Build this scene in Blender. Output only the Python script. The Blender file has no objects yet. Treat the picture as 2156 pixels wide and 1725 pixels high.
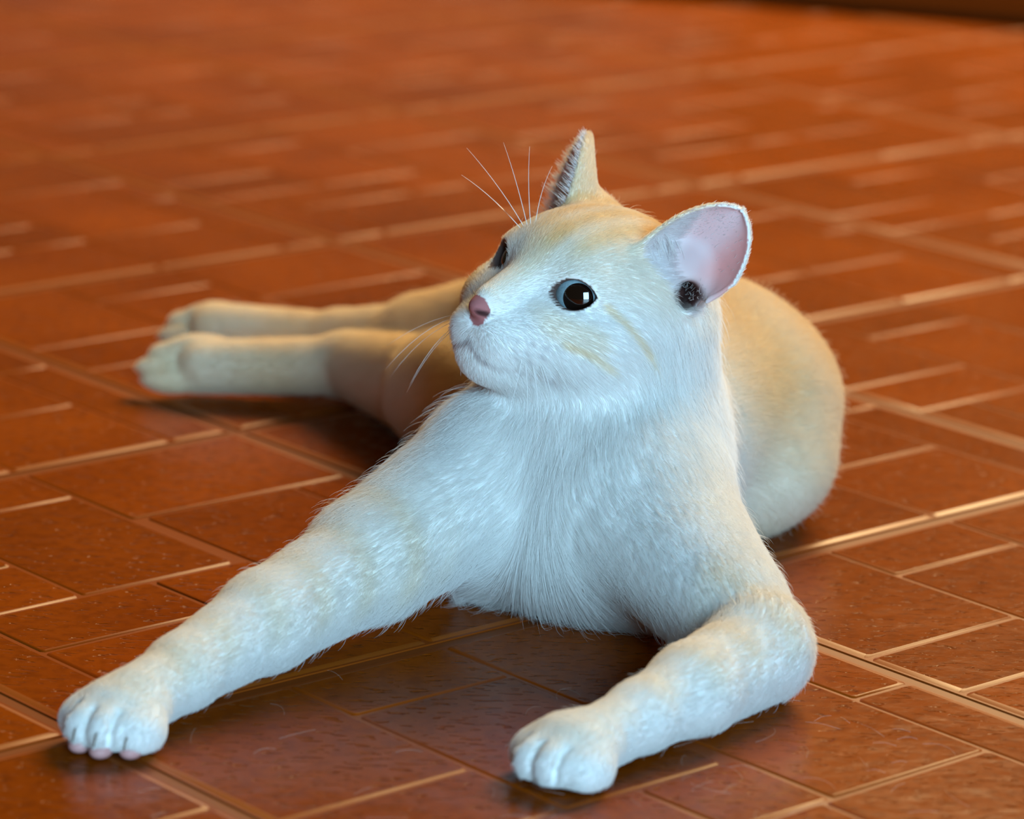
import bpy, math, random
import numpy as np
from mathutils import Matrix, Vector

# ---------------------------------------------------------------- camera, light, exposure
sc = bpy.context.scene
CAM_H = 0.48126
cam_d = bpy.data.cameras.new('camera')
cam = bpy.data.objects.new('camera', cam_d)
sc.collection.objects.link(cam)
cam.location = (0, 0, CAM_H)
cam.matrix_world = (Matrix.Translation((0, 0, CAM_H)) @ Matrix.Rotation(math.radians(90 - 15.2155), 4, 'X')
                    @ Matrix.Rotation(math.radians(1.8561), 4, 'Z'))
cam_d.sensor_width = 36.0
cam_d.lens = 7752.15 / 2156 * 36.0
cam_d.clip_start = 0.05
cam_d.dof.use_dof = True
cam_d.dof.focus_distance = 1.475
cam_d.dof.aperture_fstop = 8.0
sc.camera = cam

vs = sc.view_settings
vs.view_transform = 'Standard'
vs.look = 'None'
vs.gamma = 1.0
vs.exposure = 0.0
vs.use_curve_mapping = False

world = bpy.data.worlds.new('world')
sc.world = world
world.use_nodes = True
wb = world.node_tree.nodes['Background']
wb.inputs[0].default_value = (1.0, 0.62, 0.32, 1)
wb.inputs[1].default_value = 0.05


def area(name, loc, target, sx, sy, energy, col):
    l = bpy.data.lights.new(name, 'AREA')
    l.shape = 'RECTANGLE'
    l.size, l.size_y = sx, sy
    l.energy = energy
    l.color = col
    o = bpy.data.objects.new(name, l)
    o.location = loc
    o.rotation_euler = (Vector(target) - Vector(loc)).to_track_quat('-Z', 'Y').to_euler()
    sc.collection.objects.link(o)
    return o


# cool daylight from an open doorway to the right of the photographer
area('doorway_daylight', (0.90, -1.70, 0.90), (0, 1.5, 0.05), 1.3, 1.7, 160, (0.42, 0.75, 1.0))
# warm light from the far side of the room, behind the cat
area('warm_room_light', (1.30, 4.1, 2.5), (0.35, 2.3, 0.0), 2.2, 1.5, 250, (1.0, 0.73, 0.36))

# ---------------------------------------------------------------- material helpers
def mat(name):
    m = bpy.data.materials.new(name)
    m.use_nodes = True
    nt = m.node_tree
    return m, nt, nt.nodes['Principled BSDF']


def simple(name, col, rough=0.5, **kw):
    m, nt, b = mat(name)
    b.inputs['Base Color'].default_value = (*col, 1)
    b.inputs['Roughness'].default_value = rough
    for k, v in kw.items():
        b.inputs[k.replace('_', ' ')].default_value = v
    return m


def tile_material():
    m, nt, b = mat('glazed_terracotta')
    N, Lk = nt.nodes, nt.links
    tc = N.new('ShaderNodeTexCoord')
    geo = N.new('ShaderNodeNewGeometry')
    oi = N.new('ShaderNodeObjectInfo')
    n1 = N.new('ShaderNodeTexNoise'); n1.inputs['Scale'].default_value = 9; n1.inputs['Detail'].default_value = 5
    n2 = N.new('ShaderNodeTexNoise'); n2.inputs['Scale'].default_value = 160; n2.inputs['Detail'].default_value = 3
    Lk.new(geo.outputs['Position'], n1.inputs['Vector']); Lk.new(geo.outputs['Position'], n2.inputs['Vector'])
    r = N.new('ShaderNodeValToRGB')
    r.color_ramp.elements[0].position = 0.3; r.color_ramp.elements[0].color = (0.185, 0.034, 0.0004, 1)
    r.color_ramp.elements[1].position = 0.72; r.color_ramp.elements[1].color = (0.265, 0.054, 0.0008, 1)
    Lk.new(n1.outputs['Fac'], r.inputs[0])
    hs = N.new('ShaderNodeHueSaturation')
    mr = N.new('ShaderNodeMapRange'); mr.inputs[3].default_value = 0.86; mr.inputs[4].default_value = 1.12
    Lk.new(oi.outputs['Random'], mr.inputs[0]); Lk.new(mr.outputs[0], hs.inputs['Value'])
    Lk.new(r.outputs[0], hs.inputs['Color'])
    mx = N.new('ShaderNodeMixRGB'); mx.blend_type = 'MULTIPLY'; mx.inputs[0].default_value = 0.5
    r2 = N.new('ShaderNodeValToRGB')
    r2.color_ramp.elements[0].position = 0.35; r2.color_ramp.elements[0].color = (0.6, 0.55, 0.5, 1)
    r2.color_ramp.elements[1].position = 0.55; r2.color_ramp.elements[1].color = (1, 1, 1, 1)
    Lk.new(n2.outputs['Fac'], r2.inputs[0])
    Lk.new(hs.outputs[0], mx.inputs[1]); Lk.new(r2.outputs[0], mx.inputs[2])
    Lk.new(mx.outputs[0], b.inputs['Base Color'])
    rr = N.new('ShaderNodeMapRange'); rr.inputs[3].default_value = 0.17; rr.inputs[4].default_value = 0.25
    b.inputs['Specular IOR Level'].default_value = .08
    Lk.new(n1.outputs['Fac'], rr.inputs[0]); Lk.new(rr.outputs[0], b.inputs['Roughness'])
    # small pits and cleft-stone relief: stretched noise, thresholded to short scratches
    mp = N.new('ShaderNodeMapping'); mp.inputs['Rotation'].default_value = (0, 0, math.radians(-30))
    mp.inputs['Scale'].default_value = (110, 380, 110)
    Lk.new(geo.outputs['Position'], mp.inputs[0])
    n3 = N.new('ShaderNodeTexNoise'); n3.inputs['Scale'].default_value = 1.0; n3.inputs['Detail'].default_value = 2
    Lk.new(mp.outputs[0], n3.inputs['Vector'])
    r3 = N.new('ShaderNodeValToRGB')
    r3.color_ramp.elements[0].position = 0.30; r3.color_ramp.elements[0].color = (0, 0, 0, 1)
    r3.color_ramp.elements[1].position = 0.40; r3.color_ramp.elements[1].color = (1, 1, 1, 1)
    Lk.new(n3.outputs['Fac'], r3.inputs[0])
    n4 = N.new('ShaderNodeTexNoise'); n4.inputs['Scale'].default_value = 60; n4.inputs['Detail'].default_value = 6
    Lk.new(geo.outputs['Position'], n4.inputs['Vector'])
    ma = N.new('ShaderNodeMath'); ma.operation = 'MULTIPLY_ADD'; ma.inputs[1].default_value = 0.8
    Lk.new(n4.outputs['Fac'], ma.inputs[0]); Lk.new(r3.outputs[0], ma.inputs[2])
    bp = N.new('ShaderNodeBump'); bp.inputs['Strength'].default_value = 0.6; bp.inputs['Distance'].default_value = 0.0012
    Lk.new(ma.outputs[0], bp.inputs['Height']); Lk.new(bp.outputs[0], b.inputs['Normal'])
    return m


M_TILE = tile_material()
M_EDGE = simple('worn_glaze_edge', (0.28, 0.066, 0.004), 0.38, Specular_IOR_Level=.42)
M_FINE = simple('embossed_line', (0.24, 0.046, 0.0012), 0.33, Specular_IOR_Level=.12)
M_SLAB = simple('groove_glaze', (0.23, 0.046, 0.003), 0.38, Specular_IOR_Level=.25)
M_GROUT = simple('brown_grout', (0.19, 0.043, 0.004), 0.45, Specular_IOR_Level=.30)

# ---------------------------------------------------------------- floor: square tiles with an embossed thirteen-stone pattern
TILE = 0.30
TH = math.radians(41.5998)
U0, V0 = 0.463 * TILE, 1.06957          # grid phase: joints at u = U0 + k*TILE, v = V0 + j*TILE
STONES = [(0, .315, .615, 1), (.315, .58, .845, 1), (.58, 1, .70, 1), (.315, .58, .445, .845), (0, .315, .445, .615),
          (.60, .88, .28, .70), (.88, 1, .513, .70), (.88, 1, 0, .513), (0, .135, 0, .445), (.135, .43, .28, .445),
          (.43, .60, .28, .445), (.135, .58, 0, .28), (.58, .88, 0, .28)]
# stone 3 and 5 meet on the a = .58/.60 joint


def link(o, parent=None):
    sc.collection.objects.link(o)
    if parent is not None:
        o.parent = parent
    return o


def mesh_obj(name, verts, faces, material, parent=None, smooth=False):
    me = bpy.data.meshes.new(name)
    me.from_pydata(verts, [], faces)
    me.update()
    if material is not None:
        me.materials.append(material)
    if smooth:
        me.polygons.foreach_set('use_smooth', [True] * len(me.polygons))
    o = bpy.data.objects.new(name, me)
    return link(o, parent)


def box_data(x0, x1, y0, y1, z0, z1):
    v = [(x, y, z) for z in (z0, z1) for y in (y0, y1) for x in (x0, x1)]
    f = [(0, 2, 3, 1), (4, 5, 7, 6), (0, 1, 5, 4), (2, 6, 7, 3), (0, 4, 6, 2), (1, 3, 7, 5)]
    return v, f


def stone_mesh(i, s):
    a0, a1, b0, b1 = s
    g = 0.0009                                   # half a minor joint
    e = 0.0042                                   # half a grout joint between tiles
    x0 = a0 * TILE + (e if a0 == 0 else g); x1 = a1 * TILE - (e if a1 == 1 else g)
    y0 = b0 * TILE + (e if b0 == 0 else g); y1 = b1 * TILE - (e if b1 == 1 else g)
    rnd = random.Random(i)
    verts, faces = [], []
    c = 0.0014
    ix0, ix1 = (1.0 if a0 == 0 else .42), (1.0 if a1 == 1 else .42)
    iy0, iy1 = (1.0 if b0 == 0 else .42), (1.0 if b1 == 1 else .42)
    for inset, z in ((0.0, -0.0008), (0.0011, -0.00034), (0.0030, 0.0)):
        X0, X1, Y0, Y1 = x0 + inset * ix0, x1 - inset * ix1, y0 + inset * iy0, y1 - inset * iy1
        verts += [(X0 + c, Y0, z), (X1 - c, Y0, z), (X1, Y0 + c, z), (X1, Y1 - c, z), (X1 - c, Y1, z), (X0 + c, Y1, z), (X0, Y1 - c, z), (X0, Y0 + c, z)]
    for k in range(len(verts)):
        x, y, z = verts[k]
        verts[k] = (x + rnd.uniform(-.0004, .0004), y + rnd.uniform(-.0004, .0004), z)
    for r in range(2):
        for k in range(8):
            q = (k + 1) % 8
            faces.append((r * 8 + k, r * 8 + q, r * 8 + 8 + q, r * 8 + 8 + k))
    faces.append(tuple(range(16, 24)))
    me = bpy.data.meshes.new('stone')
    me.from_pydata(verts, [], faces)
    me.update()
    me.polygons.foreach_set('use_smooth', [True] * 16 + [False])
    me.materials.append(M_TILE); me.materials.append(M_EDGE); me.materials.append(M_FINE)
    major = [b0 == 0, False, a1 == 1, False, b1 == 1, False, a0 == 0, False]
    me.polygons.foreach_set('material_index', [1 if m_ else 2 for m_ in major] * 2 + [0])
    return me


ct, st = math.cos(TH), math.sin(TH)


def uv_world(u, v):
    return (u * ct - v * st, u * st + v * ct)


# visible patch of floor, in (u, v) cells
bed_me = bpy.data.meshes.new('floor')
v, f = box_data(-3.2, 3.2, -2.2, 5.4, -0.03, -0.0013)
bed_me.from_pydata(v, [], f); bed_me.materials.append(M_GROUT)
floor = bpy.data.objects.new('floor', bed_me)
floor['kind'] = 'structure'
floor['label'] = 'glossy orange-brown floor of square tiles with embossed stone pattern'
link(floor)

slab_v, slab_f = box_data(0.0030, TILE - 0.0030, 0.0030, TILE - 0.0030, -0.0040, -0.0007)
slab_me = bpy.data.meshes.new('floor_tile')
slab_me.from_pydata(slab_v, [], slab_f); slab_me.materials.append(M_SLAB)
stone_me = [stone_mesh(i, s) for i, s in enumerate(STONES)]


def in_view(x, y, m):
    # camera frustum footprint on the ground, with a margin in metres
    if y < 1.20 - m or y > 3.20 + m:
        return False
    return abs(x) < 0.1395 * y + m


far_v, far_f = [], []


def add_far(k, j, verts, faces):
    base = len(far_v)
    for x, y, z in verts:
        wx, wy = uv_world(U0 + k * TILE + x, V0 + j * TILE + y)
        far_v.append((wx, wy, z))
    for q in faces:
        far_f.append([base + i for i in q])


stone_geo = [([tuple(w.co) for w in me.vertices], [tuple(p.vertices) for p in me.polygons]) for me in stone_me]
n_st = 0
for k in range(-6, 22):
    for j in range(-12, 14):
        cx, cy = uv_world(U0 + (k + .5) * TILE, V0 + (j + .5) * TILE)
        if abs(cx) > 2.4 or cy < -0.3 or cy > 4.9:
            continue
        seen = []
        for a0, a1, b0, b1 in STONES:
            pts_ = [uv_world(U0 + (k + a0 + (a1 - a0) * p) * TILE, V0 + (j + b0 + (b1 - b0) * q) * TILE) for p in (0, .25, .5, .75, 1) for q in (0, .25, .5, .75, 1)]
            seen.append(any(in_view(x, y, 0.0) for x, y in pts_))
        t = None
        if any(seen):
            t = bpy.data.objects.new('floor_tile', slab_me)
            link(t, floor)
            x, y = uv_world(U0 + k * TILE, V0 + j * TILE)
            t.location = (x, y, 0); t.rotation_euler = (0, 0, TH)
        else:
            add_far(k, j, slab_v, slab_f)
        for ok, me, geo_ in zip(seen, stone_me, stone_geo):
            if ok:
                link(bpy.data.objects.new('stone', me), t)
                n_st += 1
            else:
                add_far(k, j, *geo_)
ft = mesh_obj('floor_tiles_beyond', far_v, far_f, M_TILE, floor)
ft.data.materials.append(M_EDGE)
ft.data.polygons.foreach_set('material_index', [0 if len(q) == 8 else 1 for q in far_f])
ft['kind'] = 'stuff'
print('stones', n_st)

# ---------------------------------------------------------------- far wall with an added reflector panel, and the mat at the top right
def plaster(name, col):
    m, nt, b = mat(name)
    n = nt.nodes.new('ShaderNodeTexNoise'); n.inputs['Scale'].default_value = 30
    bp = nt.nodes.new('ShaderNodeBump'); bp.inputs['Strength'].default_value = .1; bp.inputs['Distance'].default_value = .004
    nt.links.new(n.outputs['Fac'], bp.inputs['Height']); nt.links.new(bp.outputs[0], b.inputs['Normal'])
    b.inputs['Base Color'].default_value = (*col, 1); b.inputs['Roughness'].default_value = .8
    return m


v, f = box_data(-3.2, 3.2, 5.3, 5.4, -.02, 2.8)
wall = mesh_obj('wall_back', v, f, plaster('ochre_plaster', (.18, .065, .012))); wall['kind'] = 'structure'
v, f = box_data(-3.2, 0.25, 5.27, 5.2995, 0.0, .62)  # unseen low panel, added to lighten the far floor by reflection
bb = mesh_obj('added_reflector_1', v, f, plaster('reflector_plaster', (.22, .19, .16))); bb['kind'] = 'structure'

# a flat dark mat; only its near edge enters the picture, along the tile joints
def mat_weave():
    m, nt, b = mat('dark_brown_weave')
    tc = nt.nodes.new('ShaderNodeTexCoord'); w = nt.nodes.new('ShaderNodeTexWave'); w.inputs['Scale'].default_value = 60
    w.inputs['Distortion'].default_value = 1.5
    nt.links.new(tc.outputs['Object'], w.inputs['Vector'])
    r = nt.nodes.new('ShaderNodeValToRGB')
    r.color_ramp.elements[0].color = (.030, .008, .002, 1); r.color_ramp.elements[1].color = (.055, .016, .003, 1)
    nt.links.new(w.outputs['Fac'], r.inputs[0]); nt.links.new(r.outputs[0], b.inputs['Base Color'])
    bp = nt.nodes.new('ShaderNodeBump'); bp.inputs['Distance'].default_value = .002
    nt.links.new(w.outputs['Fac'], bp.inputs['Height']); nt.links.new(bp.outputs[0], b.inputs['Normal'])
    b.inputs['Roughness'].default_value = 1.0; b.inputs['Specular IOR Level'].default_value = 0
    return m


M_WEAVE = mat_weave()
rug = bpy.data.objects.new('doormat', None)
rug['label'] = 'dark brown doormat edge, blurred in the top right corner'
rug['category'] = 'doormat'
rug.location = (0.302, 3.055, 0.0); rug.rotation_euler = (0, 0, math.radians(-18.8))
link(rug)
v, f = box_data(-.30, .50, .022, .50, .0004, .010)
o = mesh_obj('pile', v, f, M_WEAVE, rug); bv = o.modifiers.new('bevel', 'BEVEL'); bv.width = .004; bv.segments = 3
for b_ in ((-.325, .525, 0, .022), (-.325, .525, .50, .522), (-.325, -.30, .022, .50), (.50, .525, .022, .50)):
    v, f = box_data(*b_, .0004, .0085)
    o = mesh_obj('border', v, f, M_WEAVE, rug); bv = o.modifiers.new('bevel', 'BEVEL'); bv.width = .003; bv.segments = 3

# ---------------------------------------------------------------- cat: signed-distance sculpt
VOX = 0.09                                         # cm
YO = 140.0                                         # world cm -> sculpt y offset
G0 = np.array([-21.0, -19.0, -0.6]); G1 = np.array([17.5, 50.5, 23.5])
NS = np.ceil((G1 - G0) / VOX).astype(int)
D = np.full(NS, 6.0, np.float32)

HL = np.array([.661, -.732, -.167]); HF = np.array([-.694, -.681, .234]); HU = np.array([.284, .039, .958])
HL /= np.linalg.norm(HL); HF -= HL * (HF @ HL); HF /= np.linalg.norm(HF); HU = np.cross(HF, HL)
HB = np.stack([HL, HF, HU], 1)                     # head axes as columns: cat's left, forward, up
HO = np.array([0.866, 145.394 - YO, 14.132])


def hw(p):
    return HB @ np.asarray(p, float) + HO


def to_head(P):
    return (P - HO) @ HB


def axes_from(fwd, up=(0, 0, 1)):
    y = np.asarray(fwd, float); y = y / np.linalg.norm(y)
    x = np.cross(y, up); x /= np.linalg.norm(x)
    return np.stack([x, y, np.cross(x, y)], 1)


prims = []


class Prim:
    def __init__(s, kind, k, flow=None, ln=0.8, op='u', w=1.0, **kw):
        s.kind, s.k, s.op, s.ln, s.w = kind, k, op, ln, w
        s.__dict__.update(kw)
        s.flow = None if flow is None else np.asarray(flow, float)
        prims.append(s)

    def bbox(s):
        if s.kind == 'rc':
            lo = np.minimum(s.a - s.ra, s.b - s.rb); hi = np.maximum(s.a + s.ra, s.b + s.rb)
        elif s.kind == 'ell':
            e = np.sqrt(((s.A * s.r) ** 2).sum(1)); lo, hi = s.c - e, s.c + e
        elif s.kind == 'pts':
            lo, hi = s.P.min(0) - .4, s.P.max(0) + .4
        elif s.kind == 'eye':
            lo, hi = s.c - 2.2, s.c + 2.2
        return lo, hi

    def d(s, P):
        f4 = P.dtype
        if s.kind == 'rc':
            ba = (s.b - s.a).astype(f4); l2 = ba @ ba
            q = P - s.a.astype(f4)
            t = np.clip((q @ ba) / l2, 0, 1)
            d2 = np.einsum('...i,...i', q, q) - 2 * t * (q @ ba) + t * t * l2
            return np.sqrt(np.maximum(d2, 0)) - (s.ra + (s.rb - s.ra) * t)
        if s.kind == 'ell':
            q = (P - s.c.astype(f4)) @ (s.A / s.r).astype(f4)
            k0 = np.sqrt(np.einsum('...i,...i', q, q))
            q /= s.r.astype(f4)
            k1 = np.sqrt(np.einsum('...i,...i', q, q)) + 1e-6
            return k0 * (k0 - 1) / k1
        if s.kind == 'pts':
            sh = P.shape[:-1]; Q = P.reshape(-1, 3).astype(np.float32)
            out = np.full(len(Q), 5.0, np.float32)
            S = s.P.astype(np.float32)
            # only look near the shell: coarse occupancy grid, dilated
            g = .5; lo = S.min(0) - 2 * g
            dim = np.ceil((S.max(0) + 2 * g - lo) / g).astype(int) + 1
            occ = np.zeros(dim, bool); ii = ((S - lo) / g).astype(int)
            for dx in (-1, 0, 1):
                for dy in (-1, 0, 1):
                    for dz in (-1, 0, 1):
                        occ[tuple((ii + [dx, dy, dz]).clip(0, dim - 1).T)] = True
            qi = np.floor((Q - lo) / g).astype(int)
            ok = ((qi >= 0) & (qi < dim)).all(1)
            ok[ok] = occ[tuple(qi[ok].T)]
            near = np.where(ok)[0]
            near = near[np.lexsort(qi[near].T)]           # neighbours in the same cell share a candidate list
            key = (qi[near] @ np.array([1, 1000, 1000000]))
            cuts = np.concatenate([[0], np.where(np.diff(key))[0] + 1, [len(near)]])
            for a, b in zip(cuts[:-1], cuts[1:]):
                c = qi[near[a]]
                cand = np.where((np.abs(ii - c) <= 1).all(1))[0]
                q = Q[near[a:b]]; C = S[cand]
                dd = ((q[:, None] - C[None]) ** 2).sum(-1)
                j = dd.argmin(1)
                out[near[a:b]] = np.sqrt(dd[np.arange(len(q)), j]) - s.th[cand[j]]
            return out.reshape(sh)
        if s.kind == 'eye':
            q = (P - s.c) @ s.A
            a, b = q[..., 0], q[..., 2]
            v = np.maximum(np.hypot(a, b + s.h), np.hypot(a, b - s.h)) - s.R
            return np.maximum(v, -(q[..., 1] + 0.1))


def rc(a, b, ra, rb, k=.6, flow='auto', **kw):
    a, b = np.asarray(a, float), np.asarray(b, float)
    if isinstance(flow, str):
        flow = (b - a) / np.linalg.norm(b - a)
    Prim('rc', k, flow, a=a, b=b, ra=ra, rb=rb, **kw)


def ell(c, r, k=.6, A=None, flow=None, **kw):
    Prim('ell', k, flow, c=np.asarray(c, float), r=np.asarray(r, float), A=np.eye(3) if A is None else A, **kw)


def hell(c, r, k=.5, flow=(0, -1, -.2), **kw):         # ellipsoid in head axes
    Prim('ell', k, HB @ np.asarray(flow, float), c=hw(c), r=np.asarray(r, float), A=HB, **kw)


def hrc(a, b, ra, rb, k=.5, flow=(0, -1, 0), **kw):
    Prim('rc', k, HB @ np.asarray(flow, float), a=hw(a), b=hw(b), ra=ra, rb=rb, **kw)


# --- torso
CH = dict(ln=1.5)
ell((3.0, 7.4, 5.6), (4.9, 5.0, 5.3), flow=(0, -.25, -1), **CH)
ell((3.0, 5.4, 4.1), (4.2, 3.4, 3.5), 1.5, flow=(-.1, -.30, -1), ln=2.3)
rc((4.6, 3.4, 4.7), (8.5, -2.4, 3.0), 2.8, 1.9, 1.5, ln=.9)
rc((3.8, 8.4, 6.0), (3.9, 8.6, 11.6), 4.9, 4.3, 1.5, flow=(0, -.1, -1), ln=1.1)
ell((5.4, 4.2, 4.4), (3.3, 3.4, 4.1), 1.5, flow=(.2, -.3, -1), ln=1.2)
ell((6.2, 6.6, 5.0), (2.5, 3.6, 4.6), 1.2, flow=(.3, -.2, -1), ln=.9)
ell((-.9, 6.4, 4.7), (2.5, 3.4, 4.2), 1.2, flow=(-.6, -.3, -1), ln=1.1)
rc((3.6, 9.5, 5.9), (8.4, 19.5, 5.3), 5.0, 5.2, 1.5, flow=(.45, 1, -.25), ln=.8)
ell((8.5, 22.6, 4.7), (6.4, 7.0, 5.2), 1.5, flow=(.2, 1, -.5), ln=.8)
rc((7.8, 22.0, 5.1), (2.6, 33.5, 4.8), 5.2, 5.0, 1.5, ln=.8)
ell((8.3, 18.6, 3.0), (6.0, 5.6, 3.5), 1.5, flow=(.2, 1, -.3), ln=.8)
# --- hind legs, stretched out to the cat's right
rc((3.0, 35.5, 4.4), (-4.2, 37.0, 3.1), 3.9, 2.6, 1.2, ln=.7)
rc((-4.2, 37.0, 3.0), (-8.6, 40.6, 2.4), 2.3, 1.45, .8, ln=.6)
rc((-8.6, 40.6, 2.3), (-15.3, 43.6, 1.9), 1.35, 1.35, .6, ln=.5)
rc((2.5, 32.0, 4.2), (-2.8, 28.8, 3.0), 4.0, 2.9, 1.2, ln=.7)
rc((-2.8, 29.2, 2.8), (-8.2, 36.6, 2.2), 2.7, 1.5, .9, ln=.6)
rc((-8.2, 36.6, 2.1), (-15.4, 37.2, 1.65), 1.35, 1.25, .6, ln=.5)
for i, (dx, dy, dz) in enumerate(((-16.9, 36.9, 1.0), (-17.2, 37.4, 1.5), (-16.6, 37.8, 2.1), (-15.6, 37.8, 2.45))):
    ell((dx, dy, dz), (1.5, .62, .62), .35, flow=(-1, 0, -.3), ln=.35)
for i, (dx, dy, dz) in enumerate(((-15.9, 43.0, 1.1), (-16.8, 43.7, 1.5), (-16.4, 44.4, 2.1), (-15.4, 44.3, 2.5))):
    ell((dx, dy, dz), (1.45, .66, .64), .35, flow=(-1, .3, -.3), ln=.35)
# --- tail, lying on the floor behind the body
rc((4.6, 36.5, 3.0), (9.5, 40.5, 1.4), 1.6, 1.2, .8, ln=.9)
rc((9.5, 40.5, 1.4), (4.0, 44.5, 1.2), 1.2, 1.05, .4, ln=.9)
rc((4.0, 44.5, 1.2), (-2.5, 45.5, 1.0), 1.05, .8, .4, ln=.9)

# --- left foreleg (elbow out, forearm folded forward on the floor)
rc((6.0, 4.4, 5.2), (9.5, -4.4, 2.4), 2.9, 1.95, 1.1, ln=.7)
rc((9.9, -5.0, 2.05), (7.2, -9.0, 1.85), 1.95, 1.6, .9, ln=.55)
rc((7.2, -9.0, 1.85), (5.2, -11.4, 1.6), 1.6, 1.22, .6, ln=.45)
rc((5.2, -11.4, 1.6), (3.6, -13.3, 1.35), 1.22, 1.15, .5, ln=.35)
# --- right foreleg, reaching out to the cat's right
rc((-1.0, 5.6, 5.4), (-5.4, .4, 3.7), 3.1, 2.3, 1.1, ln=.9)
rc((-5.4, 0.2, 3.6), (-9.2, -4.9, 2.65), 2.2, 1.78, .9, ln=.6)
rc((-9.2, -4.9, 2.65), (-12.0, -8.9, 1.9), 1.78, 1.32, .6, ln=.5)
rc((-12.0, -8.9, 1.85), (-13.4, -11.0, 1.5), 1.3, 1.25, .5, ln=.35)


def paw(c, fwd, outs):
    fwd = np.asarray(fwd, float); fwd /= np.linalg.norm(fwd)
    lat = np.array([-fwd[1], fwd[0], 0.])
    c = np.asarray(c, float)
    A = np.stack([lat, fwd, [0, 0, 1.]], 1)
    ell(c - fwd * .45 + np.array([0, 0, .05]), (1.7, 1.5, 1.1), .5, A=A, flow=fwd + np.array([0, 0, -.3]), ln=.3)
    for o, fw, up, r in outs:
        ell(c + lat * o + fwd * fw + np.array([0, 0, up]), (.80 * r, 1.05 * r, .86 * r), .45, A=A, flow=fwd + np.array([0, 0, -.6]), ln=.26)
    for q0, q1 in zip(outs[:-1], outs[1:]):
        o = (q0[0] + q1[0]) / 2; f0 = (q0[1] + q1[1]) / 2
        ch = [c + lat * o + fwd * (f0 + a) + np.array([0, 0, b]) for a, b in ((.40, .50), (.80, .22), (1.02, -.25), (1.0, -.95))]
        for a, b in zip(ch[:-1], ch[1:]):
            rc(a, b, .12, .13, .20, flow=None, op='s')


TOES = ((-1.40, .15, -.42, .98), (-.56, .85, -.30, 1.02), (.42, .9, -.28, 1.02), (1.34, .3, -.40, 1.0))
PL = np.array([2.4, -14.3, 1.3]); FL = np.array([-.66, -.75, 0])
PR = np.array([-14.2, -12.1, 1.3]); FR = np.array([-.50, -.86, 0])
paw(PL, FL, TOES)
paw(PR, FR, TOES)

# --- head
hell((0, -3.5, -.25), (3.75, 3.9, 3.5), .8, ln=.5)
hell((0, -1.55, .45), (2.75, 2.15, 2.05), .9, flow=(0, -1, .3), ln=.35)
for s in (-1, 1):
    hell((s * 2.35, -1.9, -1.9), (2.0, 2.5, 1.9), 1.0, flow=(s * .5, -1, -.3), ln=.6)
    hell((s * 2.7, -5.0, 1.9), (1.3, 1.2, 1.3), .8, flow=(0, -.6, .8), ln=.4)
    hell((s * 1.75, -1.0, .35), (1.35, 1.3, 1.15), .5, flow=(s * .5, -1, .3), ln=.25)
hell((0, -1.2, -3.2), (2.4, 2.8, 1.75), .9, flow=(0, -1, -.5), ln=.7)
hrc((0, -.5, .35), (0, 2.15, -1.15), 1.15, .66, .7, flow=(0, -.9, .6), ln=.22)
hell((0, .75, -2.35), (1.8, 1.75, 1.45), .7, flow=(0, -1, 0), ln=.25)
for s in (-1, 1):
    hell((s * .78, 1.72, -2.62), (1.0, .95, .92), .55, flow=(s * .8, -.6, -.6), ln=.38)
    hell((s * 1.55, .05, -1.75), (1.35, 1.5, 1.4), .9, flow=(s * .5, -1, -.2), ln=.3)
hell((0, 1.30, -3.65), (1.15, 1.1, .90), .85, flow=(0, -.6, -.8), ln=.3)
hell((0, 2.62, -1.52), (.50, .50, .42), .3, flow=(0, -.9, .6), ln=.1)
# mouth, philtrum, nostrils, toe clefts
MOUTH = lambda s: [(0, 2.72, -2.95), (s * .55, 2.35, -3.22), (s * 1.25, 1.5, -3.38), (s * 1.9, .55, -3.38), (s * 2.3, -.1, -3.25)]
for s in (-1, 1):
    hrc((s * .27, 3.3, -1.72), (s * .62, 2.75, -1.66), .15, .10, .06, op='s')
hrc((0, 3.0, -1.95), (0, 2.78, -2.75), .08, .07, .12, op='s')

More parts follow.
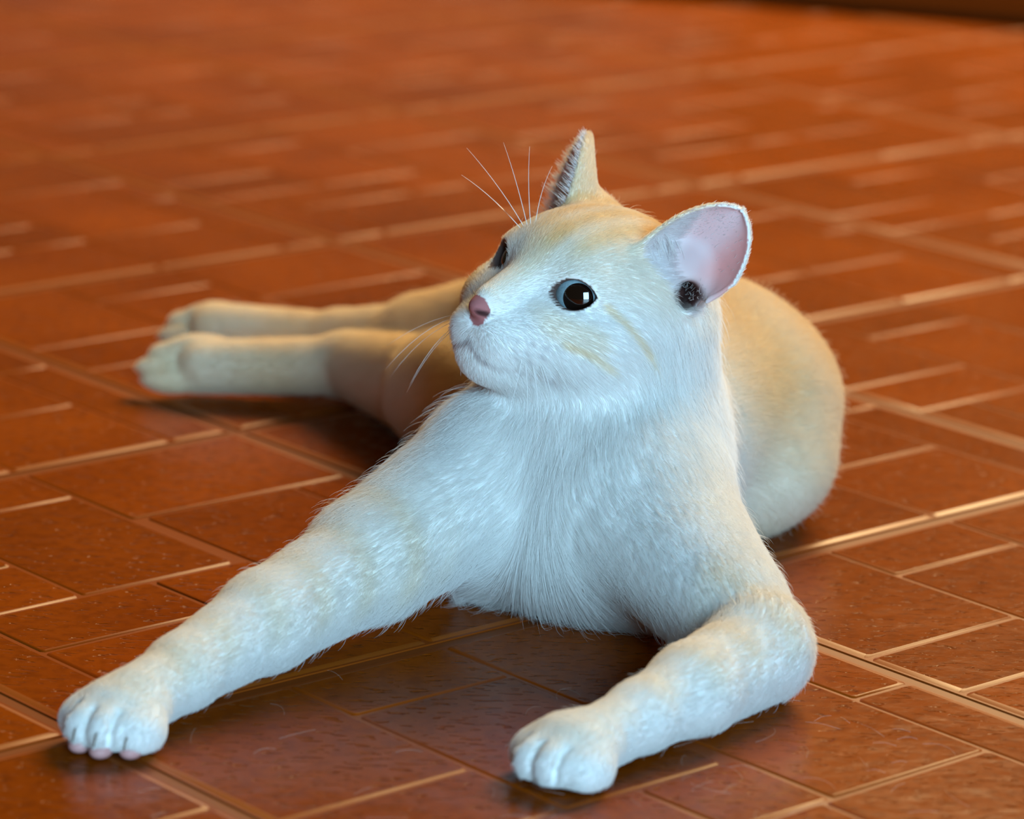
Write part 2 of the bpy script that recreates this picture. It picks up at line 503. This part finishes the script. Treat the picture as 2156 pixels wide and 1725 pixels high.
# ears
EAR = []
for s in (-1, 1):
    Nn = np.array([.76, .62, .12]) if s > 0 else np.array([-.64, .75, .12]); Nn /= np.linalg.norm(Nn)
    base = np.array([s * 2.95, -4.4, 1.6]); tip = np.array([s * 4.6, -5.2, 5.25])
    Hh = tip - base; hl = np.linalg.norm(Hh); Hh /= hl
    Ww = np.cross(Hh, Nn); Ww /= np.linalg.norm(Ww); Nn = np.cross(Ww, Hh)
    t = np.linspace(-.06, 1, 74); u = np.linspace(-1, 1, 61)
    T, S = np.meshgrid(t, u, indexing='ij')
    wid = 2.0 * np.clip(1 - np.clip(T, 0, 1) ** 2.5, 0, 1) ** .60 * (1 - .10 * np.clip(.25 - T, 0, 1))
    wid = wid * np.where(S * s < 0, .70 + .30 * np.clip(T / .45, 0, 1), 1)
    dep = 2.0 * (1 - np.clip(T, 0, 1)) * (1 - S ** 2) ** .8 + .30 * np.clip(T, 0, 1) * (1 - S ** 2)
    lean = -.55 * np.clip(T, 0, 1) ** 2
    pts = base + (T * hl)[..., None] * Hh + (S * wid)[..., None] * Ww + (-dep + lean + .85)[..., None] * Nn
    th = .085 + .25 * np.clip(.35 - T, 0, 1)
    W = (pts.reshape(-1, 3) @ HB.T) + HO
    Prim('pts', .6, HB @ Hh, P=W, th=th.ravel().astype(np.float32), ln=.22, ear=s)
    EAR.append(dict(base=base, H=Hh, W=Ww, N=Nn, hl=hl, pts=pts, S=S, T=T))
    lat_ = -Ww * s
    hrc(base + Nn * .9 + lat_ * .95 + Hh * .2, base - Nn * .8 + lat_ * .65 - Hh * .5, .58, .45, .25, op='s')
    EAR[-1]['canal'] = base + lat_ * .85 - Hh * .1
    EAR[-1]['c0'] = base + Nn * .9 + lat_ * .95 + Hh * .2; EAR[-1]['c1'] = base - Nn * .8 + lat_ * .65 - Hh * .5
# eye openings
EYE = []
for s in (-1, 1):
    g = np.array([s * .40, .90, .10]); g /= np.linalg.norm(g)
    side = np.array([s * .88, -.36, .26]); side -= g * (side @ g); side /= np.linalg.norm(side)
    up = np.cross(g, side) * -s; up *= np.sign(up[2])
    c = np.array([s * 1.72, -1.0, -.02])
    A = HB @ np.stack([side, g, up], 1)
    a, b = .95, .61
    R = (a * a + b * b) / (2 * b)
    hell(tuple(c + g * .05), (1.22, 1.22, 1.22), .35, flow=(s * .5, -1, .2), ln=.15)
    Prim('eye', .12, op='s', c=hw(c), A=A, R=R, h=R - b)
    EYE.append(dict(c=hw(c), A=A, s=s, R=R, h=R - b, r=1.10))


def smin(a, b, k):
    h = np.maximum(k - np.abs(a - b), 0) / k
    return np.minimum(a, b) - h * h * k * .25


# unions first, carving last
order = [p for p in prims if p.op == 'u'] + [p for p in prims if p.op == 's']
for p in order:
    lo, hi = p.bbox()
    m = p.k + .5
    i0 = np.clip(np.floor((lo - m - G0) / VOX).astype(int), 0, NS)
    i1 = np.clip(np.ceil((hi + m - G0) / VOX).astype(int) + 1, 0, NS)
    if (i1 <= i0).any():
        continue
    ax = [(G0[q] + VOX * np.arange(i0[q], i1[q])).astype(np.float32) for q in range(3)]
    P = np.stack(np.meshgrid(*ax, indexing='ij'), -1)
    sl = tuple(slice(i0[q], i1[q]) for q in range(3))
    dd = p.d(P)
    if p.op == 'u':
        D[sl] = smin(D[sl], dd, p.k)
    else:
        D[sl] = -smin(-D[sl], dd, p.k)
zz = G0[2] + VOX * np.arange(NS[2])
D = np.maximum(D, (0.12 - zz)[None, None, :].astype(np.float32))

import openvdb
grid = openvdb.FloatGrid(6.0)
grid.copyFromArray(D)
pts, quads = grid.convertToQuads(isovalue=0.0)
V = (np.asarray(pts, float) * VOX + G0)
Q = np.asarray(quads, int)
del D


def normals_of(V, Q):
    n = np.cross(V[Q[:, 2]] - V[Q[:, 0]], V[Q[:, 3]] - V[Q[:, 1]])
    out = np.zeros_like(V)
    for i in range(4):
        np.add.at(out, Q[:, i], n)
    return out / (np.linalg.norm(out, axis=1, keepdims=True) + 1e-9), n


VN, FN = normals_of(V, Q)
if (FN[:, 2] * V[Q[:, 0], 2]).sum() < 0:              # outward winding: upward faces sit higher
    Q = Q[:, ::-1]; VN, FN = normals_of(V, Q)
print('cat verts', len(V), 'quads', len(Q))


# --- flow, fur length and coat colour at any set of points
def field(P):
    W = np.zeros(len(P)); F = np.zeros((len(P), 3)); Ln = np.zeros(len(P))
    for p in prims:
        if p.op != 'u' or p.flow is None:
            continue
        lo, hi = p.bbox()
        idx = np.where(((P > lo - 1.5) & (P < hi + 1.5)).all(1))[0]
        if not len(idx):
            continue
        d = p.d(P[idx])
        w = np.exp(-np.maximum(d, -.3) / .28)
        fn = p.flow / np.linalg.norm(p.flow)
        W[idx] += w; F[idx] += w[:, None] * fn; Ln[idx] += w * p.ln
    W = np.maximum(W, 1e-9)
    return F / W[:, None], Ln / W


def sst(a, b, x):
    t = np.clip((x - a) / (b - a), 0, 1)
    return t * t * (3 - 2 * t)


def seg_d(P, a, b):
    a, b = np.asarray(a, float), np.asarray(b, float)
    ba = b - a
    t = np.clip(((P - a) @ ba) / (ba @ ba), 0, 1)
    return np.linalg.norm(P - a - t[:, None] * ba, axis=1)


def poly_d(P, pts):
    return np.min([seg_d(P, a, b) for a, b in zip(pts[:-1], pts[1:])], 0)


WHITE = np.array([.90, .89, .87]); CREAM = np.array([.87, .68, .40]); PINK = np.array([.62, .30, .28])


def coat(P):
    h = to_head(P)
    x, y, z = P.T
    n = len(P)
    cream = np.zeros(n)
    inhead = (np.linalg.norm((h - np.array([0, -1.8, .5])) / np.array([6.5, 6, 7]), axis=1) < 1) & (h[:, 2] > -4.2)
    # back, flanks and hindquarters
    body = sst(8.5, 15, y + .25 * (z - 6)) * (.55 + .45 * sst(2.0, 8.0, z))
    body = np.maximum(body, .75 * sst(26, 31, y))
    wob = .5 + .5 * np.sin(x * 1.1 + 1.3 * np.sin(z * .7 + y * .35) + y * .2)
    body *= .78 + .22 * wob
    cream = np.where(inhead, 0, body)
    # forelegs: cream on the upper side with faint bars
    for axis, pt in (((-2.6, -3.8, 0), (9.8, -5.2, 0)), ((-3.8, -4.9, 0), (-5.4, 0, 0))):
        ax = np.array(axis); ax = ax / np.linalg.norm(ax)
        tt = (P - np.array(pt)) @ ax
        dx = np.linalg.norm(P[:, :2] - (np.array(pt)[:2] + np.clip(tt, -3, 14)[:, None] * ax[:2]), axis=1)
        near = sst(3.6, 2.2, dx) * sst(-3.5, -.5, tt)
        bar = (.5 + .5 * np.sin(tt * 2.6 + .5 * z)) ** 2
        cream = np.maximum(cream, near * ((.08 + .20 * bar) * sst(1.6, 3.4, z) + .14 * sst(9, 12, tt) * sst(1.0, 2.6, z)))
    # head: crown, brow lines, cheek stripes
    hc = .42 * sst(.8, 3.2, h[:, 2] - .25 * np.abs(h[:, 0])) + .25 * sst(-.5, 1.4, h[:, 2])
    lines = np.sin(h[:, 0] * 5.2) * .5 + .5
    hc += .35 * lines * sst(1.0, 2.0, h[:, 2]) * (np.abs(h[:, 0]) < 2.2)
    hc += .30 * sst(1.0, .3, np.abs(h[:, 0])) * sst(-1.8, -.6, h[:, 2]) * (h[:, 1] > -.5)
    for s in (-1, 1):
        side = np.stack([0 * h[:, 0], h[:, 1], h[:, 2]], 1); on = (s * h[:, 0] > 1.2)
        hc += .5 * on * sst(.24, .06, poly_d(side, [(0, -.85, .05), (0, -1.7, -.45), (0, -2.7, -1.15), (0, -3.2, -1.5)]))
        hc += .42 * on * sst(.24, .06, poly_d(side, [(0, .55, -1.75), (0, -.3, -1.85), (0, -1.3, -2.25)]))
        hc += .28 * on * sst(.8, .2, poly_d(side, [(0, .9, -1.2), (0, -.3, -1.3)]))
    cream = np.where(inhead, np.clip(hc, 0, 1), cream)
    cream = np.clip(cream, 0, 1)[:, None]
    return WHITE * (1 - cream) + CREAM * cream, h, inhead


COL, VH, VIN = coat(V)
FLOW, LEN = field(V)
BARE = np.zeros(len(V))                                  # 1 = no fur grows here
# nose leather
dn = np.sqrt((((VH - np.array([0, 2.72, -1.66])) / np.array([.54, .58, .56])) ** 2).sum(1))
nose = (dn < 1.12) & (VH[:, 1] > 2.55) & (np.abs(VH[:, 0]) < .62 + .3 * (VH[:, 2] + 1.38))
COL[nose] = (.46, .17, .17); BARE[nose] = 1
# lips: their own darker tone, plus mouth-line shading painted in
for s in (-1, 1):
    raw = MOUTH(s)
    dense = np.concatenate([np.linspace(a, b, 8)[:-1] for a, b in zip(raw[:-1], raw[1:])] + [[raw[-1]]])
    fr = np.where((VH[:, 1] > -1) & (VH[:, 2] < -2) & (VH[:, 2] > -4.6) & (np.abs(VH[:, 0]) < 3.2))[0]
    snap = np.array([VH[fr[np.argmin(((VH[fr] - q) ** 2).sum(1))]] for q in dense])
    snap[1:-1] = (snap[:-2] + snap[1:-1] + snap[2:]) / 3
    dm = poly_d(VH, snap)
    w = (.6 * sst(.14, .04, dm) * (1 - .65 * sst(.5, 1.5, np.abs(VH[:, 0]))))[:, None]
    COL = COL * (1 - w) + np.array([.40, .30, .30]) * w
    w = .6 * sst(.5, .1, np.linalg.norm(VH - np.array([s * 2.3, -.1, -3.25]), axis=1))[:, None]
    COL = COL * (1 - w) + np.array([.42, .32, .33]) * w
    # painted philtrum shading, and the small dark whisker roots on the pad
    w = .5 * sst(.16, .05, poly_d(VH, [(0, 2.95, -1.95), (0, 2.75, -2.9)]))[:, None]
    COL = COL * (1 - w) + np.array([.42, .30, .30]) * w
    for wy, wz in ((1.9, -2.2), (1.5, -2.15), (1.1, -2.1), (1.95, -2.55), (1.5, -2.55), (1.05, -2.5), (1.7, -2.9), (1.2, -2.9)):
        dsp = np.hypot(VH[:, 1] - wy, VH[:, 2] - wz) + 9 * (s * VH[:, 0] < .6)
        w = .35 * sst(.13, .05, dsp)[:, None]
        COL = COL * (1 - w) + np.array([.45, .40, .42]) * w
    # nostril
    w = sst(.24, .12, seg_d(VH, (s * .27, 3.2, -1.72), (s * .62, 2.75, -1.66)))[:, None]
    COL = COL * (1 - w) + np.array([.06, .02, .02]) * w
# eyelid rims
for e in EYE:
    q = (V - e['c']) @ e['A']
    v_ = np.maximum(np.hypot(q[:, 0], q[:, 2] + e['h']), np.hypot(q[:, 0], q[:, 2] - e['h'])) - e['R']
    rim = (np.linalg.norm(q, axis=1) < 1.75) & (q[:, 1] > 0) & (v_ < .055)
    COL[rim] = (.13, .08, .07)
    BARE = np.maximum(BARE, ((np.linalg.norm(q, axis=1) < 1.75) & (q[:, 1] > 0) & (v_ < .07)))
# ears: bare pink inside
EARIN = np.zeros(len(V)); EART = np.zeros(len(V))
for e in EAR:
    r = VH - e['base']
    t_ = (r @ e['H']) / e['hl']; w_ = r @ e['W']; n_ = r @ e['N']
    zone = (t_ > -.35) & (t_ < 1.1) & (np.abs(w_) < 2.3) & (np.abs(n_) < 2.6)
    vn = (VN @ HB) @ e['N']
    inner = zone & (vn > .12) & (r @ e['N'] < 1.0) & (t_ > -.25)
    wid = 2.0 * np.clip(1 - np.clip(t_, 0, 1) ** 2.5, 0, 1) ** .60
    inner &= (np.abs(w_) < wid - .06) & (t_ > -.10)
    sh = sst(-.35, .35, t_)
    s = 1 if e['base'][0] > 0 else -1
    lat = -w_ * s
    pw = sst(-1.5, -.2, lat + 1.1 * (t_ - .35)) * sst(-.05, .28, t_) * inner
    COL = np.where(inner[:, None], np.array([.82, .78, .78]) * (1 - pw[:, None]) + np.array([.66, .49, .50]) * pw[:, None], COL)
    EARIN[inner & (pw > .45)] = 1; EART[zone] = t_[zone]
    LEN[inner] = .42
    FLOW[inner] = HB @ (e['H'] * .8 - e['W'] * s * .6)
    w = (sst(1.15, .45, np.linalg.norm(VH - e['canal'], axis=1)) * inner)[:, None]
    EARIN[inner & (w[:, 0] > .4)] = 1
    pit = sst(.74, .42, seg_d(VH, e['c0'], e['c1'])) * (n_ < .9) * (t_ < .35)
    COL = COL * (1 - pit[:, None]) + np.array([.09, .03, .025]) * pit[:, None]; EARIN[pit > .5] = 1  # shade deep in the canal, painted as dark colour
    COL = COL * (1 - w) + np.array([.09, .03, .025]) * w  # same painted shade around the canal opening
    # red backlit glow painted into the colour along the outer edge
    w = (.6 * sst(.1, 1.2, lat) * sst(.05, .4, t_) * inner)[:, None]
    COL = COL * (1 - w) + np.array([.72, .24, .20]) * w
BARE[EARIN > 0] = 1
BARE[(V[:, 2] < .35) & (VN[:, 2] < -.3)] = 1

# ---------------------------------------------------------------- cat: materials and mesh
def coat_material():
    m, nt, b = mat('cat_skin')
    at = nt.nodes.new('ShaderNodeAttribute'); at.attribute_name = 'coat'
    nt.links.new(at.outputs['Color'], b.inputs['Base Color'])
    b.inputs['Roughness'].default_value = .75
    b.inputs['Specular IOR Level'].default_value = .25
    b.inputs['Subsurface Weight'].default_value = .25
    b.inputs['Subsurface Radius'].default_value = (.004, .002, .0015)
    b.inputs['Subsurface Scale'].default_value = 1.0
    return m


def fur_material():
    m, nt, b = mat('cat_fur')
    at = nt.nodes.new('ShaderNodeAttribute'); at.attribute_name = 'coat'
    nt.links.new(at.outputs['Color'], b.inputs['Base Color'])
    b.inputs['Roughness'].default_value = .55
    b.inputs['Specular IOR Level'].default_value = .2
    tr = nt.nodes.new('ShaderNodeBsdfTranslucent')
    nt.links.new(at.outputs['Color'], tr.inputs['Color'])
    mx = nt.nodes.new('ShaderNodeMixShader'); mx.inputs[0].default_value = .35
    out = nt.nodes['Material Output']
    nt.links.new(b.outputs[0], mx.inputs[1]); nt.links.new(tr.outputs[0], mx.inputs[2])
    nt.links.new(mx.outputs[0], out.inputs['Surface'])
    return m


M_SKIN, M_FUR = coat_material(), fur_material()
cat = bpy.data.objects.new('cat', None)
cat.empty_display_size = .05
cat.location = (0.03, 1.50, 0)
cat['label'] = 'white cat with cream back lying on the tiled floor, looking to the left'
cat['category'] = 'cat'
link(cat)
CAT_INV = Matrix.Translation(-cat.location)


def cat_part(o):
    o.parent = cat
    o.matrix_parent_inverse = CAT_INV
    return o


def cw(P):                                               # sculpt cm -> world metres
    P = np.asarray(P, float)
    return (P + np.array([0, YO, 0])) / 100


me = bpy.data.meshes.new('body')
me.vertices.add(len(V)); me.vertices.foreach_set('co', cw(V).astype(np.float32).ravel())
me.loops.add(len(Q) * 4); me.loops.foreach_set('vertex_index', Q.astype(np.int32).ravel())
me.polygons.add(len(Q)); me.polygons.foreach_set('loop_start', np.arange(0, len(Q) * 4, 4, dtype=np.int32))
me.polygons.foreach_set('loop_total', np.full(len(Q), 4, np.int32))
me.polygons.foreach_set('use_smooth', np.ones(len(Q), bool))
ca = me.attributes.new('coat', 'FLOAT_COLOR', 'POINT')
ca.data.foreach_set('color', np.concatenate([COL, np.ones((len(V), 1))], 1).astype(np.float32).ravel())
me.update(); me.validate()
me.materials.append(M_SKIN)
body = bpy.data.objects.new('body', me)
link(body); cat_part(body)

# ---------------------------------------------------------------- fur
FUR_DENSITY = 260.0                                      # hairs per square cm
rng = np.random.default_rng(7)
FA = .5 * np.linalg.norm(np.cross(V[Q[:, 2]] - V[Q[:, 0]], V[Q[:, 3]] - V[Q[:, 1]]), axis=1)
fb = BARE[Q].max(1); fl_ = LEN[Q].mean(1)
fc = V[Q].mean(1)
dens = np.where(fb > 0, 0, FUR_DENSITY * np.clip(.75 / np.maximum(fl_, .15), .7, 2.6))
dens[(fc[:, 1] > 24)] *= .6
cnt = rng.poisson(FA * dens)
fi = np.repeat(np.arange(len(Q)), cnt)
uu, vv = rng.random(len(fi)), rng.random(len(fi))


def bil(arr):
    a = arr[Q[fi]]
    sh = (slice(None),) + (None,) * (a.ndim - 2)
    return (a[:, 0] * ((1 - uu) * (1 - vv))[sh] + a[:, 1] * (uu * (1 - vv))[sh] + a[:, 2] * (uu * vv)[sh] + a[:, 3] * ((1 - uu) * vv)[sh])


R0 = bil(V); RN = bil(VN); RF = bil(FLOW); RL = bil(LEN); RC = bil(COL)
RN /= np.linalg.norm(RN, axis=1, keepdims=True)
tan = RF - RN * (RF * RN).sum(1, keepdims=True)
tan += rng.normal(0, .05, tan.shape)
# slow clumping so that the coat parts into soft locks
cl = np.stack([np.sin(R0 @ np.array([2.1, 1.7, 2.6]) + i * 2) for i in range(3)], 1)
tan += .06 * cl * np.clip(RL - .5, 0, 1)[:, None]
tan -= RN * (tan * RN).sum(1, keepdims=True)
tl = np.linalg.norm(tan, axis=1, keepdims=True)
tan = tan / np.maximum(tl, 1e-3) * np.clip(tl * 2, .2, 1)
LENH = RL * rng.uniform(.6, 1.15, len(RL))
guard = rng.random(len(RL)) < .03 * np.clip((RL - .45) * 2.5, .15, 1)
LENH = np.where(guard, LENH * 1.5, LENH)
lift = (.34 + .10 * rng.random(len(RL)) + .35 * guard * rng.random(len(RL)))[:, None]
NP = 5
pts = np.zeros((len(R0), NP, 3), np.float32)
cur = R0 - RN * .03
pts[:, 0] = cur
for i in range(1, NP):
    s_ = i / (NP - 1)
    dirv = tan * (.55 + .55 * s_) + RN * lift * (1.6 - 1.35 * s_) + np.array([0, 0, -.12 * s_])
    dirv /= np.linalg.norm(dirv, axis=1, keepdims=True)
    cur = cur + dirv * (LENH / (NP - 1))[:, None]
    cur[:, 2] = np.maximum(cur[:, 2], .06)
    pts[:, i] = cur
# long soft hairs inside the ears
extra, ecol = [], []


def ear_hair(e, t0, sg, d, ln_, col, droop=.25):
    a_ = int(np.clip(round((t0 + .06) / 1.06 * 73), 0, 73)); b_ = int(np.clip(round((sg + 1) / 2 * 60), 0, 60))
    p0 = e['pts'][a_, b_] + rng.normal(0, .04, 3)
    d = d / np.linalg.norm(d)
    q = np.linspace(0, 1, NP)[:, None]
    extra.append((p0 + d * ln_ * q + e['H'] * droop * ln_ * q * q) @ HB.T + HO)
    ecol.append(col)


for e in EAR:
    s = 1 if e['base'][0] > 0 else -1
    med = e['W'] * s                                     # towards the middle of the head
    for i in range(150):                                 # tuft at the inner base, sweeping across the canal
        ear_hair(e, rng.uniform(-.05, .30), s * rng.uniform(.35, .98), -med * rng.uniform(.5, 1.1) + e['N'] * rng.uniform(.35, .8) - e['H'] * rng.uniform(-.1, .5),
                 rng.uniform(.7, 1.35), (.84, .81, .79), -.15)
    for i in range(70):                                 # and at the outer base
        ear_hair(e, rng.uniform(-.05, .15), -s * rng.uniform(.4, .95), med * rng.uniform(.1, .6) + e['N'] + e['H'] * rng.uniform(-.2, .5), rng.uniform(.4, .8), (.84, .81, .79))
    for i in range(1500):                                # fine down over the inside
        sg = s * (1 - 1.9 * rng.random() ** 1.5)
        ear_hair(e, rng.uniform(.32, .95), sg, e['H'] * .8 - med * .5 * rng.random() + e['N'] * .45 + rng.normal(0, .15, 3), rng.uniform(.15, .35), (.82, .74, .74), 0)
    if s < 0:                                            # the far ear shows its fringe in profile
        for i in range(2400):
            t0 = rng.uniform(-.05, .96)
            ear_hair(e, t0, rng.choice((-1, 1)) * rng.uniform(.72, 1.0), e['N'] + e['H'] * rng.uniform(.2, .6) + rng.normal(0, .15, 3), rng.uniform(.3, .85) * (1.15 - .8 * t0), (.82, .80, .80), .15)
extra = np.array(extra, np.float32)
allp = np.concatenate([pts, extra]); allc = np.concatenate([RC * rng.uniform(.96, 1.03, (len(RC), 1)), np.array(ecol)])
hc_ = bpy.data.hair_curves.new('fur')
hc_.add_curves([NP] * len(allp))
hc_.attributes['position'].data.foreach_set('vector', cw(allp.reshape(-1, 3)).astype(np.float32).ravel())
rad = np.array([.0050, .0048, .0042, .0030, .0010]) / 100 * 1.0
ra = hc_.attributes.get('radius') or hc_.attributes.new('radius', 'FLOAT', 'POINT')
rsc = np.ones((len(allp), 1)); rsc[len(pts):] = 2.2
ra.data.foreach_set('value', (rsc * rad[None]).astype(np.float32).ravel())
cc = hc_.attributes.new('coat', 'FLOAT_COLOR', 'CURVE')
cc.data.foreach_set('color', np.concatenate([np.clip(allc, 0, 1), np.ones((len(allc), 1))], 1).astype(np.float32).ravel())
hc_.materials.append(M_FUR)
fur = bpy.data.objects.new('fur', hc_)
fur['kind'] = 'stuff'
link(fur); cat_part(fur)
print('hairs', len(allp))

# ---------------------------------------------------------------- eyes
M_BALL = simple('eyeball_dark', (.06, .04, .035), .08, Coat_Weight=1.0, Coat_Roughness=.02)
M_PUPIL = simple('pupil_black', (.006, .003, .002), .06, Coat_Weight=1.0, Coat_Roughness=.02)


def iris_material():
    m, nt, b = mat('iris_blue_grey')
    tc = nt.nodes.new('ShaderNodeTexCoord'); n = nt.nodes.new('ShaderNodeTexNoise'); n.inputs['Scale'].default_value = 900
    nt.links.new(tc.outputs['Object'], n.inputs['Vector'])
    r = nt.nodes.new('ShaderNodeValToRGB')
    r.color_ramp.elements[0].color = (.20, .32, .38, 1); r.color_ramp.elements[1].color = (.40, .56, .62, 1)
    nt.links.new(n.outputs['Fac'], r.inputs[0]); nt.links.new(r.outputs[0], b.inputs['Base Color'])
    b.inputs['Roughness'].default_value = .15; b.inputs['Coat Weight'].default_value = 1.0; b.inputs['Coat Roughness'].default_value = .02
    return m


M_IRIS = iris_material()


def cap(name, c, axis, r, a0, a1, material, parent):
    ax = Vector(axis).normalized(); x = ax.orthogonal().normalized(); y = ax.cross(x)
    vs_, fs = [], []
    nr, ns = 14, 48
    for i in range(nr + 1):
        a = a0 + (a1 - a0) * i / nr
        for j in range(ns):
            p = 2 * math.pi * j / ns
            vs_.append(tuple(Vector(c) + r * (math.cos(a) * ax + math.sin(a) * (math.cos(p) * x + math.sin(p) * y))))
    for i in range(nr):
        for j in range(ns):
            fs.append((i * ns + j, i * ns + ns + j, i * ns + ns + (j + 1) % ns, i * ns + (j + 1) % ns))
    if a0 < 1e-3:
        fs = fs[ns:] + [tuple(range(ns, 2 * ns))]
    o = mesh_obj(name, vs_, fs, material, parent, True)
    return o


for e in EYE:
    c = cw(e['c']); r = e['r'] / 100
    s = e['s']
    gaze = HB @ np.array([s * .40 + (.22 if s > 0 else .34), .90, .02])
    eye = cap('eye', c, gaze, r, 0.0001, math.pi * .98, M_BALL, None)
    cat_part(eye)
    iris = cap('iris', c, gaze, r * 1.006, math.radians(33), math.radians(68), M_IRIS, eye)
    pup = cap('pupil', c, gaze, r * 1.008, 0.0001, math.radians(34), M_PUPIL, eye)
    for o in (iris, pup):
        o.matrix_parent_inverse = Matrix.Identity(4)
    eye['label'] = 'dark eye with wide black pupil and blue-grey iris'

# ---------------------------------------------------------------- whiskers
M_WHISKER = simple('whisker_white', (.85, .83, .80), .4)


def tube(name, pts, r0, r1, material, parent=None, ns=5):
    vs_, fs = [], []
    pts = [Vector(p) for p in pts]
    for i, p in enumerate(pts):
        tdir = (pts[min(i + 1, len(pts) - 1)] - pts[max(i - 1, 0)]).normalized()
        x = tdir.orthogonal().normalized(); y = tdir.cross(x)
        r = r0 + (r1 - r0) * i / (len(pts) - 1)
        for j in range(ns):
            a = 2 * math.pi * j / ns
            vs_.append(tuple(p + r * (math.cos(a) * x + math.sin(a) * y)))
    for i in range(len(pts) - 1):
        for j in range(ns):
            fs.append((i * ns + j, i * ns + (j + 1) % ns, (i + 1) * ns + (j + 1) % ns, (i + 1) * ns + j))
    fs.append(tuple(reversed(range(ns)))); fs.append(tuple((len(pts) - 1) * ns + j for j in range(ns)))
    return mesh_obj(name, vs_, fs, material, parent, True)


def bez(a, b, c, n=9):
    a, b, c = map(np.asarray, (a, b, c))
    return [(1 - t) ** 2 * a + 2 * t * (1 - t) * b + t * t * c for t in np.linspace(0, 1, n)]


# start, control and end in head axes (cm)
WH = [((1.5, 1.2, -2.5), (2.6, 1.2, -3.6), (3.0, 1.0, -5.6)), ((1.7, 1.0, -2.6), (3.0, .9, -3.6), (3.6, .6, -6.3)),
      ((1.8, .9, -2.4), (3.4, .7, -3.6), (4.6, .3, -6.2)), ((1.9, .8, -2.5), (3.8, .5, -3.8), (5.2, 0, -7.4)),
      ((2.0, .6, -2.3), (4.2, .2, -3.4), (6.0, -.4, -5.4)), ((1.6, 1.3, -2.3), (2.4, 1.6, -3.6), (2.3, 1.6, -5.2)),
      ((-1.5, 1.2, -2.4), (-2.8, 1.6, -3.2), (-3.6, 1.4, -6.2)), ((-1.6, 1.0, -2.5), (-3.0, 1.4, -3.4), (-4.4, .6, -6.8)),
      ((-1.7, 1.0, -2.3), (-3.4, 1.6, -3.0), (-4.8, 1.8, -6.0)), ((-1.8, .8, -2.4), (-3.8, 1.2, -3.4), (-5.6, .6, -6.6)),
      ((-1.8, .7, -2.3), (-3.9, 1.0, -3.0), (-6.0, 1.0, -5.4)),
      ((-1.5, -.35, 1.3), (-2.1, .6, 3.2), (-3.2, 1.1, 4.6)), ((-1.6, -.4, 1.3), (-2.6, .8, 2.8), (-4.2, 2.0, 3.9)),
      ((-1.4, -.35, 1.35), (-1.9, .3, 3.2), (-2.4, .4, 4.8)), ((-1.3, -.4, 1.4), (-1.5, 0, 3.0), (-1.7, -.5, 4.3)),
      ((-1.7, -.4, 1.25), (-2.7, 1.0, 2.4), (-4.0, 2.0, 2.8))]
for a, b, c in WH:
    o = tube('whisker', [cw(hw(p)) for p in bez(a, b, c)], 0.00017, .00005, M_WHISKER)
    cat_part(o)

# ---------------------------------------------------------------- claws and toe pads on the reaching right paw
M_CLAW = simple('claw_horn', (.20, .14, .10), .35)
M_PAD = simple('toe_pad_pink', (.55, .28, .27), .6)


def blob(name, c, r, A, material, parent=None, nu=20, nv=12):
    vs_, fs = [], []
    for i in range(nv + 1):
        th = math.pi * i / nv
        for j in range(nu):
            ph = 2 * math.pi * j / nu
            q = np.array([math.sin(th) * math.cos(ph), math.sin(th) * math.sin(ph), math.cos(th)]) * r
            vs_.append(tuple(cw(np.asarray(c) + A @ q)))
    for i in range(nv):
        for j in range(nu):
            fs.append((i * nu + j, (i + 1) * nu + j, (i + 1) * nu + (j + 1) % nu, i * nu + (j + 1) % nu))
    return mesh_obj(name, vs_, fs, material, parent, True)


def paw_details(c, fwd):
    fwd = fwd / np.linalg.norm(fwd); lat = np.array([-fwd[1], fwd[0], 0.])
    A = np.stack([lat, fwd, [0, 0, 1.]], 1)
    for o, fw, up, r in TOES[1:]:
        base = c + lat * (o + .12) + fwd * (fw + 1.0 * r) + np.array([0, 0, up + .15])
        cl_ = tube('claw', [cw(base + fwd * q * .22 + np.array([0, 0, -q * q * .5])) for q in np.linspace(0, 1, 5)], .0007, .0002, M_CLAW)
        cat_part(cl_)
    for o, fw, up, r in TOES[1:]:
        cat_part(blob('toe_pad', c + lat * o + fwd * (fw + .62) + np.array([0, 0, -.95]), np.array([.42, .5, .30]), A, M_PAD))


paw_details(PR, FR)

# ---------------------------------------------------------------- loose hairs shed on the tiles
M_SHED = simple('shed_hair', (.75, .68, .60), .5)
hp = []
for i in range(70):
    x, y = rng.uniform(-.13, .17), rng.uniform(1.20, 1.36)
    if rng.random() < .5:
        x, y = rng.uniform(.03, .17), rng.uniform(1.21, 1.33)
    a = rng.uniform(0, 2 * math.pi); k = rng.uniform(-90, 90); L_ = rng.uniform(.006, .020)
    row = []
    for q in range(8):
        row.append((x, y, .0006 + .0008 * math.sin(q * .45)))
        x += math.cos(a) * L_ / 7; y += math.sin(a) * L_ / 7; a += k * L_ / 7
    hp.append(row)
sh = bpy.data.hair_curves.new('shed_hair')
sh.add_curves([8] * len(hp))
sh.attributes['position'].data.foreach_set('vector', np.array(hp, np.float32).ravel())
ra = sh.attributes.get('radius') or sh.attributes.new('radius', 'FLOAT', 'POINT')
ra.data.foreach_set('value', np.full(8 * len(hp), 0.000022, np.float32))
sh.materials.append(M_SHED)
so = bpy.data.objects.new('shed_hair', sh)
so['kind'] = 'stuff'
so['label'] = 'fine loose pale hairs scattered on the tiles around the front paws'
so['category'] = 'hair'
link(so)
